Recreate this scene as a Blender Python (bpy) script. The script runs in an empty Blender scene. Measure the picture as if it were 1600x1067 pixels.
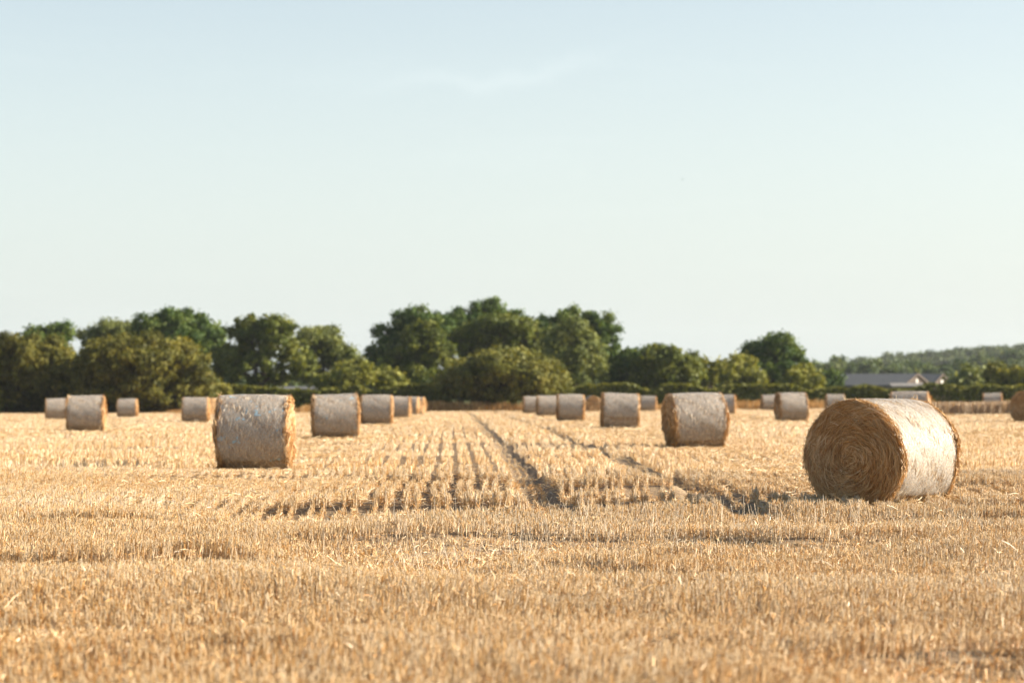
import bpy, math
import numpy as np
from mathutils import Vector

rng = np.random.default_rng(11)
C = bpy.context.scene.collection
R = math.radians

# ------------------------------------------------------------------ camera
CAM_Z = 1.42
FPX = 3500.0                      # focal length in pixels of the 1600 px wide photograph
PITCH = math.atan((607 - 533.5) / FPX)

def ray(px, py):
    """direction (dx, 1, dz) of a pixel of the photograph"""
    a = (px - 800) / FPX
    b = (533.5 - py) / FPX
    y = math.cos(PITCH) - b * math.sin(PITCH)
    z = math.sin(PITCH) + b * math.cos(PITCH)
    return a / y, z / y

def at(px, py, d):
    dx, dz = ray(px, py)
    return Vector((dx * d, d, CAM_Z + dz * d))

# ------------------------------------------------------------------ noise + terrain
def _hash(ix, iy, seed):
    h = (ix.astype(np.int64) * 374761393 + iy.astype(np.int64) * 668265263 + seed * 974711) & 0x7FFFFFFF
    h = ((h ^ (h >> 13)) * 1274126177) & 0x7FFFFFFF
    return ((h ^ (h >> 16)) & 0xFFFF) / 65535.0

def vnoise(x, y, seed=0):
    x = np.asarray(x, float); y = np.asarray(y, float)
    ix = np.floor(x); iy = np.floor(y)
    fx = x - ix; fy = y - iy
    fx = fx * fx * (3 - 2 * fx); fy = fy * fy * (3 - 2 * fy)
    a = _hash(ix, iy, seed); b = _hash(ix + 1, iy, seed)
    c = _hash(ix, iy + 1, seed); d = _hash(ix + 1, iy + 1, seed)
    return (a * (1 - fx) + b * fx) * (1 - fy) + (c * (1 - fx) + d * fx) * fy

def sstep(a, b, x):
    t = np.clip((x - a) / (b - a), 0, 1)
    return t * t * (3 - 2 * t)

def base_z(x, y):
    x = np.asarray(x, float); y = np.asarray(y, float)
    yy = np.minimum(y, 225)
    sp = 9.0 * np.log1p(np.exp(np.clip((yy - 68) / 9.0, -30, 30)))
    z = -0.0048 * sp
    z = z + 0.0065 * np.clip(x, -35, 30) * np.clip((yy - 40) / 60, 0, 1) * np.clip(1 - (y - 260) / 200, 0, 1)
    # the wooded rise on the right, far off
    z = z + 20.0 * np.exp(-(((x - 270) / 150) ** 2)) * sstep(650, 1150, y)
    return z

def pix_ground(px, py, h=0.0):
    dx, dz = ray(px, py)
    d = 20.0
    for _ in range(60):
        d = (CAM_Z - float(base_z(dx * d, d)) - h) / max(1e-6, -dz)
    return (dx * d, d)

ROWK = 0.0257                      # the drill rows run towards x = -ROWK*y
def row_u(x, y):
    return x + ROWK * y

# wheel ruts and steps in the stubble: (pixel polyline at stubble top, width, depth, stubble height factor)
RUTS_PX = [
    ([(395, 800), (520, 799), (700, 797), (880, 796), (1000, 789), (1130, 783), (1250, 786)], .85, .045, .50),
    ([(430, 852), (520, 842), (640, 838), (720, 836), (800, 834), (900, 836), (1000, 838), (1080, 836)], 1.35, .08, .26),
    ([(520, 868), (600, 866), (680, 860), (730, 846), (790, 838)], 1.0, .07, .36),
    ([(860, 870), (960, 880), (1100, 892)], .45, .03, .5),
    ([(-40, 878), (100, 878), (220, 874), (340, 868), (470, 868)], .85, .06, .42),
    ([(30, 818), (110, 816), (220, 812)], .6, .04, .45),
    ([(1060, 834), (1130, 836), (1200, 839), (1300, 840), (1430, 838)], 1.2, .07, .35),
    ([(1000, 858), (1100, 853), (1180, 850)], .5, .04, .45),
    ([(1300, 1034), (1400, 1030), (1500, 1024), (1680, 1016)], 1.1, .08, .26),
    ([(1000, 1012), (1120, 1006), (1200, 1008)], .35, .03, .5),
    ([(230, 1010), (330, 1008), (430, 1012)], .30, .03, .55),
    ([(-60, 729), (100, 728), (230, 726), (345, 724)], .75, .06, .10),
    ([(-60, 702), (150, 701), (250, 699), (345, 697)], .55, .05, .25),
    ([(1500, 692), (1680, 691)], .8, .05, .15),
    ([(1190, 673), (1275, 673)], .9, .05, .3),
    ([(880, 768), (960, 768), (1050, 766), (1130, 775), (1180, 772)], 1.0, .06, .25),
    ([(560, 752), (660, 755), (760, 757), (830, 757)], .8, .04, .5),
    ([(1420, 760), (1490, 762), (1600, 764)], .4, .03, .45),
    ([(1480, 812), (1560, 806), (1640, 806)], .5, .04, .45),
]
RUTS = [([pix_ground(px, py, .10) for px, py in pts], w, dp, hf) for pts, w, dp, hf in RUTS_PX]

def seg_dist(x, y, pts):
    """distance to a polyline, and the side (positive: beyond it)"""
    best = np.full(x.shape, 1e9); side = np.zeros(x.shape)
    for (ax, ay), (bx, by) in zip(pts[:-1], pts[1:]):
        dx, dy = bx - ax, by - ay
        L2 = dx * dx + dy * dy
        t = np.clip(((x - ax) * dx + (y - ay) * dy) / L2, 0, 1)
        ex = x - (ax + t * dx); ey = y - (ay + t * dy)
        d = np.hypot(ex, ey)
        s = (dx * (y - ay) - dy * (x - ax)) * (1 if dx > 0 else -1)
        m = d < best
        best = np.where(m, d, best); side = np.where(m, np.sign(s), side)
    return best, side

TRACKS = [(1.15, .60), (3.2, .62)]  # the two wheel tracks along the rows, in u

def track_u(y, u0):
    return u0 + .07 * np.sin(y * .13 + u0) + .04 * np.sin(y * .31 + 2 * u0)

def relief(x, y):
    """(height offset, stubble height factor, stubble density factor)"""
    x = np.asarray(x, float); y = np.asarray(y, float)
    dz = np.zeros(x.shape); hf = np.ones(x.shape); df = np.ones(x.shape)
    near = np.clip(1 - (y - 60) / 60, 0, 1)
    dz += (.10 * (vnoise(x * .16, y * .20, 3) - .5) + .05 * (vnoise(x * .5, y * .6, 4) - .5)) * near * sstep(3, 9, y)
    roll = .030 * np.sin(y * 1.25 + .5 * np.sin(x * .35) + 2 * vnoise(x * .2, y * .3, 15)) + .014 * np.sin(y * 2.6 + .25 * x + 3 * vnoise(x * .3, y * .2, 16))
    dz += roll * near * sstep(3, 9, y) * (.35 + 1.1 * vnoise(x * .22, y * .3, 17))
    hf *= 1 - .42 * sstep(.50, .95, vnoise(x * .35, y * .8, 5)) * (1 - .6 * sstep(22, 26, y))
    hf *= .82 + .36 * vnoise(x * 1.3, y * 1.3, 6)
    df *= .55 + .9 * vnoise(x * .9, y * .9, 7)
    for pts, w, dp, f in RUTS:
        xs = [p[0] for p in pts]; ys = [p[1] for p in pts]
        m = (x > min(xs) - 3) & (x < max(xs) + 3) & (y > min(ys) - 3) & (y < max(ys) + 3)
        if not m.any():
            continue
        xm = x[m]; ym = y[m]
        d, s = seg_dist(xm, ym, pts)
        ww = w * (.6 + .8 * vnoise(xm * .9, ym * .9, 9)) * .5
        fd = sstep(min(xs) - .6, min(xs) + 1.0, xm) * (1 - sstep(max(xs) - 1.0, max(xs) + .6, xm))
        k = (1 - sstep(.72, 1.0, d / ww)) * fd
        tall = np.exp(-((d - ww) / .45) ** 2) * (s > 0) * fd      # the bank beyond the rut
        front = np.exp(-np.maximum(d - ww * .6, 0) ** 2 / 1.1) * (s <= 0) * fd * (f < .39) * (ym < 34)
        dz[m] += -1.1 * dp * np.maximum(k, front * .75) + 1.3 * dp * tall
        hf[m] *= (1 - .50 * front) * (1 - (1 - f) * k) * (1 + .30 * tall * (1 - k))
        df[m] *= (1 - .22 * k * (f < .46)) * (1 - .62 * np.exp(-((d - ww - .22) / .26) ** 2) * (s > 0) * fd * (f < .39))
    u = row_u(x, y)
    for u0, w in TRACKS:
        d = np.abs(u - track_u(y, u0))
        on = sstep(23.6, 24.6, y) * (y < 188)
        k = (1 - sstep(.55, 1.1, d / (w * .5 * (.85 + .3 * vnoise(x * .7, y * .7, 12))))) * on
        dz += -.08 * k
        hf *= 1 - .80 * k
        df *= 1 - .55 * k
    # lanes of flattened chaff where the straw swaths were baled
    for u0, w in LANES:
        k = 1 - sstep(.75, 1.1, np.abs(u - u0) / w)
        k = k * sstep(26, 34, y)
        hf *= 1 - .34 * k
        df *= 1 + .2 * k
    return dz, hf, df

LANES = [(-3.5, 1.5), (5.7, 1.3), (-12.7, 1.5), (15.2, 1.4), (-22.5, 1.6), (25.5, 1.6)]

def ground_z(x, y):
    return base_z(x, y) + relief(np.atleast_1d(np.asarray(x, float)), np.atleast_1d(np.asarray(y, float)))[0]

def gz(x, y):
    return float(ground_z(x, y)[0])

# ------------------------------------------------------------------ mesh helpers
def mesh_np(name, co, faces_list, attrs=None, smooth=False):
    """faces_list: list of (n,k) int arrays. attrs: {name: per-vertex float array}"""
    me = bpy.data.meshes.new(name)
    co = np.ascontiguousarray(co, np.float32)
    me.vertices.add(len(co)); me.vertices.foreach_set('co', co.ravel())
    loops = np.concatenate([f.ravel() for f in faces_list]).astype(np.int32)
    tot = np.concatenate([np.full(len(f), f.shape[1], np.int32) for f in faces_list])
    start = np.concatenate([[0], np.cumsum(tot)[:-1]]).astype(np.int32)
    me.loops.add(len(loops)); me.loops.foreach_set('vertex_index', loops)
    me.polygons.add(len(tot)); me.polygons.foreach_set('loop_start', start)
    if attrs:
        for k, v in attrs.items():
            a = me.attributes.new(k, 'FLOAT', 'POINT')
            a.data.foreach_set('value', np.ascontiguousarray(v, np.float32))
    me.update(calc_edges=True)
    if smooth:
        me.polygons.foreach_set('use_smooth', np.ones(len(tot), bool))
    return me

def obj(name, me, mat=None, parent=None, loc=None):
    o = bpy.data.objects.new(name, me)
    C.objects.link(o)
    if mat is not None and me is not None and not me.materials:
        me.materials.append(mat)
    if parent: o.parent = parent
    if loc is not None: o.location = loc
    return o

def tag(o, label, cat, group=None, kind=None):
    o['label'] = label; o['category'] = cat
    if group: o['group'] = group
    if kind: o['kind'] = kind
    return o

def empty(name, loc, rz=0):
    o = bpy.data.objects.new(name, None); C.objects.link(o)
    o.location = loc; o.rotation_euler = (0, 0, rz); o.empty_display_size = .2
    return o

def cards(cen, nx, ux, w, h):
    """quads centred at cen, with unit axes nx (width) and ux (height)"""
    n = len(cen)
    a = nx * w[:, None] * .5; b = ux * h[:, None] * .5
    co = np.empty((n, 4, 3)); co[:, 0] = cen - a - b; co[:, 1] = cen + a - b; co[:, 2] = cen + a + b; co[:, 3] = cen - a + b
    return co.reshape(-1, 3), np.arange(4 * n).reshape(n, 4)

def unit(v):
    return v / np.maximum(1e-9, np.linalg.norm(v, axis=1))[:, None]

def ribbons(p0, t, bend, w, L, roll, rise=None):
    """curved ribbons of two quads; p0 start, t unit tangent, bend unit sideways direction (bows by `bendamt`)"""
    n = len(p0)
    side = roll
    mid = p0 + t * (L * .5)[:, None] + bend * (L * .06)[:, None]
    end = p0 + t * L[:, None]
    s = side * (w * .5)[:, None]
    co = np.empty((n, 6, 3))
    co[:, 0] = p0 - s; co[:, 1] = p0 + s; co[:, 2] = mid - s; co[:, 3] = mid + s; co[:, 4] = end - s * .6; co[:, 5] = end + s * .6
    i = np.arange(n)[:, None] * 6
    f = np.concatenate([i + np.array([[0, 1, 3, 2]]), i + np.array([[2, 3, 5, 4]])])
    return co.reshape(-1, 3), f

class Acc:
    def __init__(self):
        self.co = []; self.f = []; self.at = []; self.n = 0
    def add(self, co, faces, rnd):
        for f in (faces if isinstance(faces, list) else [faces]):
            self.f.append(f + self.n)
        self.co.append(co); self.at.append(rnd); self.n += len(co)
    def mesh(self, name, smooth=False):
        groups = {}
        for f in self.f: groups.setdefault(f.shape[1], []).append(f)
        return mesh_np(name, np.concatenate(self.co), [np.concatenate(v) for v in groups.values()],
                       {'rnd': np.concatenate(self.at)}, smooth)

# ------------------------------------------------------------------ materials
def new_mat(name):
    m = bpy.data.materials.new(name); m.use_nodes = True
    nt = m.node_tree; nt.nodes.clear()
    return m, nt, nt.nodes, nt.links

def ramp(N, pts):
    r = N.new('ShaderNodeValToRGB'); e = r.color_ramp.elements
    while len(e) < len(pts): e.new(.5)
    for el, (p, c) in zip(e, pts):
        el.position = p; el.color = (*c, 1)
    return r

def attr_mat(name, pts, trans=.3, trans_tint=(1, .8, .5), rough=.6, spec=.25, use_noise=None):
    """straw or leaf: colour from the per-piece random value, some light passing through"""
    m, nt, N, L = new_mat(name)
    a = N.new('ShaderNodeAttribute'); a.attribute_name = 'rnd'
    r = ramp(N, pts)
    fac = a.outputs['Fac']
    if use_noise:
        g = N.new('ShaderNodeNewGeometry')
        nz = N.new('ShaderNodeTexNoise'); nz.inputs['Scale'].default_value = use_noise[0]; nz.inputs['Detail'].default_value = 3
        L.new(g.outputs['Position'], nz.inputs['Vector'])
        ma = N.new('ShaderNodeMath'); ma.operation = 'MULTIPLY_ADD'
        ma.inputs[1].default_value = use_noise[1]; ma.inputs[2].default_value = -.5 * use_noise[1]
        L.new(nz.outputs['Fac'], ma.inputs[0])
        ad = N.new('ShaderNodeMath'); ad.operation = 'ADD'; ad.use_clamp = True
        L.new(fac, ad.inputs[0]); L.new(ma.outputs[0], ad.inputs[1])
        fac = ad.outputs[0]
    L.new(fac, r.inputs['Fac'])
    p = N.new('ShaderNodeBsdfPrincipled'); p.inputs['Roughness'].default_value = rough
    p.inputs['Specular IOR Level'].default_value = spec
    L.new(r.outputs['Color'], p.inputs['Base Color'])
    t = N.new('ShaderNodeBsdfTranslucent')
    mx = N.new('ShaderNodeMix'); mx.data_type = 'RGBA'; mx.blend_type = 'MULTIPLY'; mx.inputs[0].default_value = 1
    L.new(r.outputs['Color'], mx.inputs[6]); mx.inputs[7].default_value = (*trans_tint, 1)
    L.new(mx.outputs[2], t.inputs['Color'])
    ms = N.new('ShaderNodeMixShader'); ms.inputs[0].default_value = trans
    L.new(p.outputs[0], ms.inputs[1]); L.new(t.outputs[0], ms.inputs[2])
    o = N.new('ShaderNodeOutputMaterial'); L.new(ms.outputs[0], o.inputs['Surface'])
    return m

STRAW = [(0, (.40, .170, .040)), (.2, (.56, .31, .098)), (.45, (.66, .46, .235)), (.75, (.74, .585, .375)), (1, (.83, .73, .57))]
M_stub = attr_mat('stubble_straw', STRAW, .15, (1, .8, .52), .45, .35)
M_litter = attr_mat('loose_straw', [(0, (.46, .29, .13)), (.5, (.62, .46, .26)), (1, (.75, .64, .46))], .2, (1, .8, .5), .45, .35)
M_end = attr_mat('bale_end_straw', [(0, (.25, .12, .035)), (.35, (.46, .27, .11)), (.7, (.61, .43, .235)), (.92, (.68, .54, .36)), (1, (.80, .70, .54))], .15, (1, .75, .4), .5, .25)
M_side = attr_mat('bale_side_straw', [(0, (.22, .125, .055)), (.3, (.37, .25, .135)), (.65, (.54, .42, .275)), (1, (.74, .65, .52))], .12, (1, .8, .5), .4, .4)
M_dry = attr_mat('dry_grass', [(0, (.25, .14, .05)), (.5, (.42, .26, .10)), (1, (.55, .38, .18))], .35, (1, .75, .4), .6, .2)
M_crop = attr_mat('ripe_crop', [(0, (.28, .20, .135)), (.5, (.37, .28, .19)), (1, (.50, .40, .28))], .25, (1, .75, .4), .6, .2)

def leaf_mat(name, a, b, c, trans=.28):
    return attr_mat(name, [(0, a), (.5, b), (1, c)], trans, (1.3, 1.15, .36), .55, .12)
M_oak = leaf_mat('oak_leaves', (.027, .056, .014), (.064, .110, .025), (.155, .195, .042))
M_oakol = leaf_mat('olive_oak_leaves', (.042, .064, .013), (.102, .126, .025), (.225, .230, .046))
M_wil = leaf_mat('willow_leaves', (.042, .050, .010), (.104, .104, .020), (.255, .225, .045))
M_dom = leaf_mat('sallow_leaves', (.052, .064, .012), (.118, .124, .026), (.260, .245, .060))
M_pale = leaf_mat('pale_leaves', (.075, .100, .030), (.150, .175, .052), (.260, .275, .095))
M_yel = leaf_mat('yellow_green_leaves', (.095, .110, .020), (.190, .198, .036), (.310, .295, .064))
M_hedge = leaf_mat('hedge_leaves', (.050, .064, .012), (.135, .142, .026), (.290, .265, .056))
M_far = leaf_mat('far_wood_leaves', (.030, .055, .020), (.065, .098, .030), (.130, .155, .048))

def noise_mat(name, pts, scale, rough=.9, detail=6, bump=0, vec_scale=None, spec=.2):
    m, nt, N, L = new_mat(name)
    g = N.new('ShaderNodeTexCoord')
    src = g.outputs['Object']
    if vec_scale:
        mp = N.new('ShaderNodeMapping'); mp.inputs['Scale'].default_value = vec_scale
        L.new(src, mp.inputs['Vector']); src = mp.outputs['Vector']
    nz = N.new('ShaderNodeTexNoise'); nz.inputs['Scale'].default_value = scale; nz.inputs['Detail'].default_value = detail
    nz.inputs['Roughness'].default_value = .65
    L.new(src, nz.inputs['Vector'])
    r = ramp(N, pts); L.new(nz.outputs['Fac'], r.inputs['Fac'])
    p = N.new('ShaderNodeBsdfPrincipled'); p.inputs['Roughness'].default_value = rough; p.inputs['Specular IOR Level'].default_value = spec
    L.new(r.outputs['Color'], p.inputs['Base Color'])
    if bump:
        b = N.new('ShaderNodeBump'); b.inputs['Strength'].default_value = bump; b.inputs['Distance'].default_value = .02
        L.new(nz.outputs['Fac'], b.inputs['Height']); L.new(b.outputs[0], p.inputs['Normal'])
    o = N.new('ShaderNodeOutputMaterial'); L.new(p.outputs[0], o.inputs['Surface'])
    return m

M_bark = noise_mat('bark', [(.3, (.06, .045, .03)), (.7, (.13, .10, .07))], 6, vec_scale=(1, 1, .2))
M_core = noise_mat('packed_straw', [(.3, (.20, .11, .045)), (.55, (.36, .23, .11)), (.75, (.50, .36, .20))], 26, bump=.6)
M_slate = noise_mat('slate_roof', [(.3, (.080, .083, .085)), (.7, (.115, .117, .117))], 1.4)
M_brick = noise_mat('barn_wall', [(.3, (.065, .048, .038)), (.7, (.095, .072, .058))], 2.2)
M_white = noise_mat('white_paint', [(.3, (.50, .48, .45)), (.7, (.58, .56, .52))], 3)
M_tin = noise_mat('pale_tin_roof', [(.3, (.16, .15, .138)), (.7, (.21, .196, .18))], 2, rough=.8)
M_barge = noise_mat('bargeboard', [(.3, (.085, .065, .052)), (.7, (.11, .085, .068))], 3)
M_glass = noise_mat('dark_glass', [(.3, (.03, .035, .04)), (.7, (.05, .055, .06))], 3, rough=.15, spec=.5)

def net_mat():
    """white bale netting: open knitted strands over the straw, with a faded blue edge line"""
    m, nt, N, L = new_mat('bale_net')
    tc = N.new('ShaderNodeTexCoord')
    mp = N.new('ShaderNodeMapping'); mp.inputs['Scale'].default_value = (30, 60, 60)
    L.new(tc.outputs['Object'], mp.inputs['Vector'])
    nz = N.new('ShaderNodeTexNoise'); nz.inputs['Scale'].default_value = 1.0; nz.inputs['Detail'].default_value = 4; nz.inputs['Roughness'].default_value = .7
    L.new(mp.outputs[0], nz.inputs['Vector'])
    nb = N.new('ShaderNodeTexNoise'); nb.inputs['Scale'].default_value = 22; nb.inputs['Detail'].default_value = 3
    L.new(tc.outputs['Object'], nb.inputs['Vector'])
    sp = N.new('ShaderNodeSeparateXYZ'); L.new(tc.outputs['Object'], sp.inputs[0])
    an = N.new('ShaderNodeMath'); an.operation = 'ARCTAN2'; L.new(sp.outputs['Y'], an.inputs[0]); L.new(sp.outputs['Z'], an.inputs[1])
    cb = N.new('ShaderNodeCombineXYZ'); L.new(sp.outputs['X'], cb.inputs['X']); L.new(an.outputs[0], cb.inputs['Y'])
    mb = N.new('ShaderNodeMapping'); mb.inputs['Scale'].default_value = (70, 16, 1); L.new(cb.outputs[0], mb.inputs['Vector'])
    nb = N.new('ShaderNodeTexNoise'); nb.inputs['Scale'].default_value = 1.0; nb.inputs['Detail'].default_value = 4; nb.inputs['Roughness'].default_value = .7
    L.new(mb.outputs[0], nb.inputs['Vector'])
    ad = N.new('ShaderNodeMath'); ad.operation = 'ADD'
    L.new(nz.outputs['Fac'], ad.inputs[0]); L.new(nb.outputs['Fac'], ad.inputs[1])
    al = N.new('ShaderNodeMapRange'); al.inputs['From Min'].default_value = .75; al.inputs['From Max'].default_value = 1.25
    al.inputs['To Min'].default_value = .15; al.inputs['To Max'].default_value = .58
    L.new(ad.outputs[0], al.inputs['Value'])
    # faded blue printing on the netting in scattered dashes
    n2 = N.new('ShaderNodeTexNoise'); n2.inputs['Scale'].default_value = 9; n2.inputs['Detail'].default_value = 3
    L.new(tc.outputs['Object'], n2.inputs['Vector'])
    n3 = N.new('ShaderNodeTexNoise'); n3.inputs['Scale'].default_value = 2.3; n3.inputs['Detail'].default_value = 1
    mp3 = N.new('ShaderNodeMapping'); mp3.inputs['Scale'].default_value = (.7, 1, 2.2); mp3.inputs['Location'].default_value = (3.1, .4, 1.2)
    L.new(tc.outputs['Object'], mp3.inputs['Vector']); L.new(mp3.outputs[0], n3.inputs['Vector'])
    m1 = N.new('ShaderNodeMapRange'); m1.inputs['From Min'].default_value = .54; m1.inputs['From Max'].default_value = .62
    L.new(n2.outputs['Fac'], m1.inputs['Value'])
    m2 = N.new('ShaderNodeMapRange'); m2.inputs['From Min'].default_value = .50; m2.inputs['From Max'].default_value = .58
    L.new(n3.outputs['Fac'], m2.inputs['Value'])
    mm = N.new('ShaderNodeMath'); mm.operation = 'MULTIPLY'
    L.new(m1.outputs[0], mm.inputs[0]); L.new(m2.outputs[0], mm.inputs[1])
    oi = N.new('ShaderNodeObjectInfo')
    ms = N.new('ShaderNodeMath'); ms.operation = 'MULTIPLY'
    at_ = N.new('ShaderNodeAttribute'); at_.attribute_type = 'OBJECT'; at_.attribute_name = 'blue_print'
    L.new(mm.outputs[0], ms.inputs[0]); L.new(at_.outputs['Fac'], ms.inputs[1])
    mc = N.new('ShaderNodeMix'); mc.data_type = 'RGBA'
    L.new(ms.outputs[0], mc.inputs[0]); mc.inputs[6].default_value = (.555, .525, .475, 1); mc.inputs[7].default_value = (.34, .50, .60, 1)
    p = N.new('ShaderNodeBsdfPrincipled'); p.inputs['Roughness'].default_value = .38; p.inputs['Specular IOR Level'].default_value = .35
    L.new(mc.outputs[2], p.inputs['Base Color'])
    bm = N.new('ShaderNodeBump'); bm.inputs['Strength'].default_value = .8; bm.inputs['Distance'].default_value = .01
    L.new(nz.outputs['Fac'], bm.inputs['Height']); L.new(bm.outputs[0], p.inputs['Normal'])
    tr = N.new('ShaderNodeBsdfTransparent')
    mx = N.new('ShaderNodeMixShader'); mxa = N.new('ShaderNodeMath'); mxa.operation = 'MAXIMUM'; mxb = N.new('ShaderNodeMath'); mxb.operation = 'MULTIPLY'; mxb.inputs[1].default_value = .75
    L.new(ms.outputs[0], mxb.inputs[0]); L.new(al.outputs[0], mxa.inputs[0]); L.new(mxb.outputs[0], mxa.inputs[1])
    L.new(mxa.outputs[0], mx.inputs[0]); L.new(tr.outputs[0], mx.inputs[1]); L.new(p.outputs[0], mx.inputs[2])
    o = N.new('ShaderNodeOutputMaterial'); L.new(mx.outputs[0], o.inputs['Surface'])
    return m
M_net = net_mat()

def ground_mat():
    m, nt, N, L = new_mat('stubble_soil')
    g = N.new('ShaderNodeNewGeometry')
    nz = N.new('ShaderNodeTexNoise'); nz.inputs['Scale'].default_value = 14; nz.inputs['Detail'].default_value = 6; nz.inputs['Roughness'].default_value = .7
    L.new(g.outputs['Position'], nz.inputs['Vector'])
    n2 = N.new('ShaderNodeTexNoise'); n2.inputs['Scale'].default_value = .35; n2.inputs['Detail'].default_value = 4
    L.new(g.outputs['Position'], n2.inputs['Vector'])
    r1 = ramp(N, [(.3, (.13, .092, .06)), (.5, (.23, .165, .105)), (.72, (.40, .31, .19))]); L.new(nz.outputs['Fac'], r1.inputs['Fac'])
    # beyond the field the land is grass
    sp = N.new('ShaderNodeSeparateXYZ'); L.new(g.outputs['Position'], sp.inputs[0])
    mr = N.new('ShaderNodeMapRange'); mr.inputs['From Min'].default_value = 194; mr.inputs['From Max'].default_value = 198
    L.new(sp.outputs['Y'], mr.inputs['Value'])
    r2 = ramp(N, [(.3, (.05, .065, .02)), (.7, (.10, .105, .035))]); L.new(n2.outputs['Fac'], r2.inputs['Fac'])
    mx = N.new('ShaderNodeMix'); mx.data_type = 'RGBA'
    L.new(mr.outputs[0], mx.inputs[0]); L.new(r1.outputs[0], mx.inputs[6]); L.new(r2.outputs[0], mx.inputs[7])
    p = N.new('ShaderNodeBsdfPrincipled'); p.inputs['Roughness'].default_value = .95; p.inputs['Specular IOR Level'].default_value = .1
    L.new(mx.outputs[2], p.inputs['Base Color'])
    b = N.new('ShaderNodeBump'); b.inputs['Strength'].default_value = .6; b.inputs['Distance'].default_value = .03
    L.new(nz.outputs['Fac'], b.inputs['Height']); L.new(b.outputs[0], p.inputs['Normal'])
    o = N.new('ShaderNodeOutputMaterial'); L.new(p.outputs[0], o.inputs['Surface'])
    return m

# ------------------------------------------------------------------ ground sheet
def build_ground():
    ys = np.concatenate([np.array([-60, -30, -15, -6, 0, 3]), 4 * (2200 / 4) ** np.linspace(0, 1, 900)])
    t = np.linspace(-1, 1, 340)
    inner = np.concatenate([[-1], t, [1]])
    X = np.empty((len(ys), len(inner))); Y = np.repeat(ys[:, None], len(inner), 1)
    ye = np.maximum(ys, 4)
    X[:, 1:-1] = t[None, :] * (0.25 * ye + 6)[:, None]
    X[:, 0] = -np.maximum(80, 1.1 * ye); X[:, -1] = np.maximum(80, 1.1 * ye)
    x = X.ravel(); y = Y.ravel()
    z = ground_z(x, y)
    nx = len(inner); ny = len(ys)
    i = (np.arange(ny - 1)[:, None] * nx + np.arange(nx - 1)[None, :]).ravel()
    f = np.stack([i, i + 1, i + nx + 1, i + nx], 1)
    me = mesh_np('ground', np.stack([x, y, z], 1), [f], smooth=True)
    o = obj('ground', me, ground_mat())
    tag(o, 'pale golden stubble field soil running back to the hedges', 'ground', kind='structure')
build_ground()

# ------------------------------------------------------------------ bale data (needed to keep stubble out of the bales)
# px left, px right, px top, px bottom (stubble line), axis angle in degrees from +x, blue printing, label
BALES = [
 (70, 107, 625, 656, 9, 0, 'grey netted straw bale at far left, half hidden by the bigger bale beside it'),
 (105, 165, 619, 673, 5, 0, 'straw bale at far left standing in front of the dark bushes, nearest of its pair'),
 (183, 216, 625, 653, 4, 0, 'small lone far straw bale before the big rounded olive bush'),
 (274, 300, 627, 648, 9, 0, 'tiny far straw bale peeking out left of a larger grey bale'),
 (285, 328, 621, 659, 2, 0, 'grey straw bale left of the big blue flecked bale, before the rounded bush'),
 (312, 340, 622, 648, -48, 0, 'pale sunlit far bale showing between a grey bale and the big blue flecked bale'),
 (337, 460, 614, 722, 1, 1, 'big straw bale on the left with blue flecked grey netting, the row nearest to us'),
 (485, 565, 616, 683, 6, .8, 'second bale of the left row, bulging, right of the big blue flecked bale'),
 (563, 615, 617, 661, 0, .6, 'third bale of the left row, bluish net and bright right edge'),
 (610, 638, 620, 652, -4, 0, 'fourth bale of the left row with a wide sunlit right end'),
 (630, 650, 621, 648, -8, 0, 'narrow fifth bale of the left row, before the last one'),
 (640, 659, 620, 646, -14, 0, 'last and farthest bale at the end of the left row'),
 (817, 845, 620, 646, 3, 0, 'leftmost and farthest bale of the right row, by the dry grass strip'),
 (838, 872, 619, 650, 4, 0, 'second farthest bale of the right row, partly covered by its neighbour'),
 (868, 914, 613, 653, 0, 0, 'upright looking grey bale of the right row with a wavy top, below the pale tree'),
 (913, 938, 619, 643, 97, 0, 'tan bale turned end on, between two grey bales of the right row'),
 (938, 998, 611, 664, 1, 0, 'grey bale in the middle of the right row with brown lower half'),
 (1000, 1027, 620, 643, -6, 0, 'small far grey bale in the gap between the two larger bales of the right row'),
 (1040, 1133, 611, 691, 10, 0, 'large grey bale of the right row showing its shaggy straw left end'),
 (1120, 1146, 617, 647, -8, 0, 'far bale peeping out right behind the large grey bale with shaggy left end'),
 (1188, 1216, 618, 641, 3, 0, 'small far bale half hidden on the left of another grey bale, below the round oak'),
 (1211, 1262, 612, 654, 8, 0, 'grey bale standing below the round oak, left of the big sunlit bale'),
 (1285, 1325, 614, 642, -3, 0, 'far bale just behind the upper left shoulder of the big sunlit bale'),
 (1388, 1457, 608, 664, -14, 0, 'bale whose top shows above the big sunlit bale, below the barn gables'),
 (1255, 1500, 619, 783, 48, 0, 'big sunlit bale at right showing its brown spiral straw end'),
 (1536, 1566, 617, 645, -10, 0, 'far bale whose top rises behind the strip of standing crop'),
 (1584, 1640, 608, 655, 46, 0, 'straw bale cut off by the right edge of the picture, beside the standing crop'),
]
BD = 1.335; BR = BD / 2; BL = 1.22
bale_pos = []
for (x0, x1, t, b, ang, blue, lab) in BALES:
    d = FPX * 1.2 / (b - t)
    dx, _ = ray((x0 + x1) / 2, 620)
    xc = dx * d
    if lab.startswith('big sunlit'):
        d += .62; xc = ray(1379, 620)[0] * d
    bale_pos.append((xc, d, ang))

def bale_clear(x, y, m=.02):
    keep = np.ones(x.shape, bool)
    for xc, yc, ang in bale_pos:
        c, s = math.cos(R(ang)), math.sin(R(ang))
        a = (x - xc) * c + (y - yc) * s; q = -(x - xc) * s + (y - yc) * c
        keep &= ~((np.abs(a) < BL / 2 + .03) & (np.abs(q) < .34))
    return keep

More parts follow.
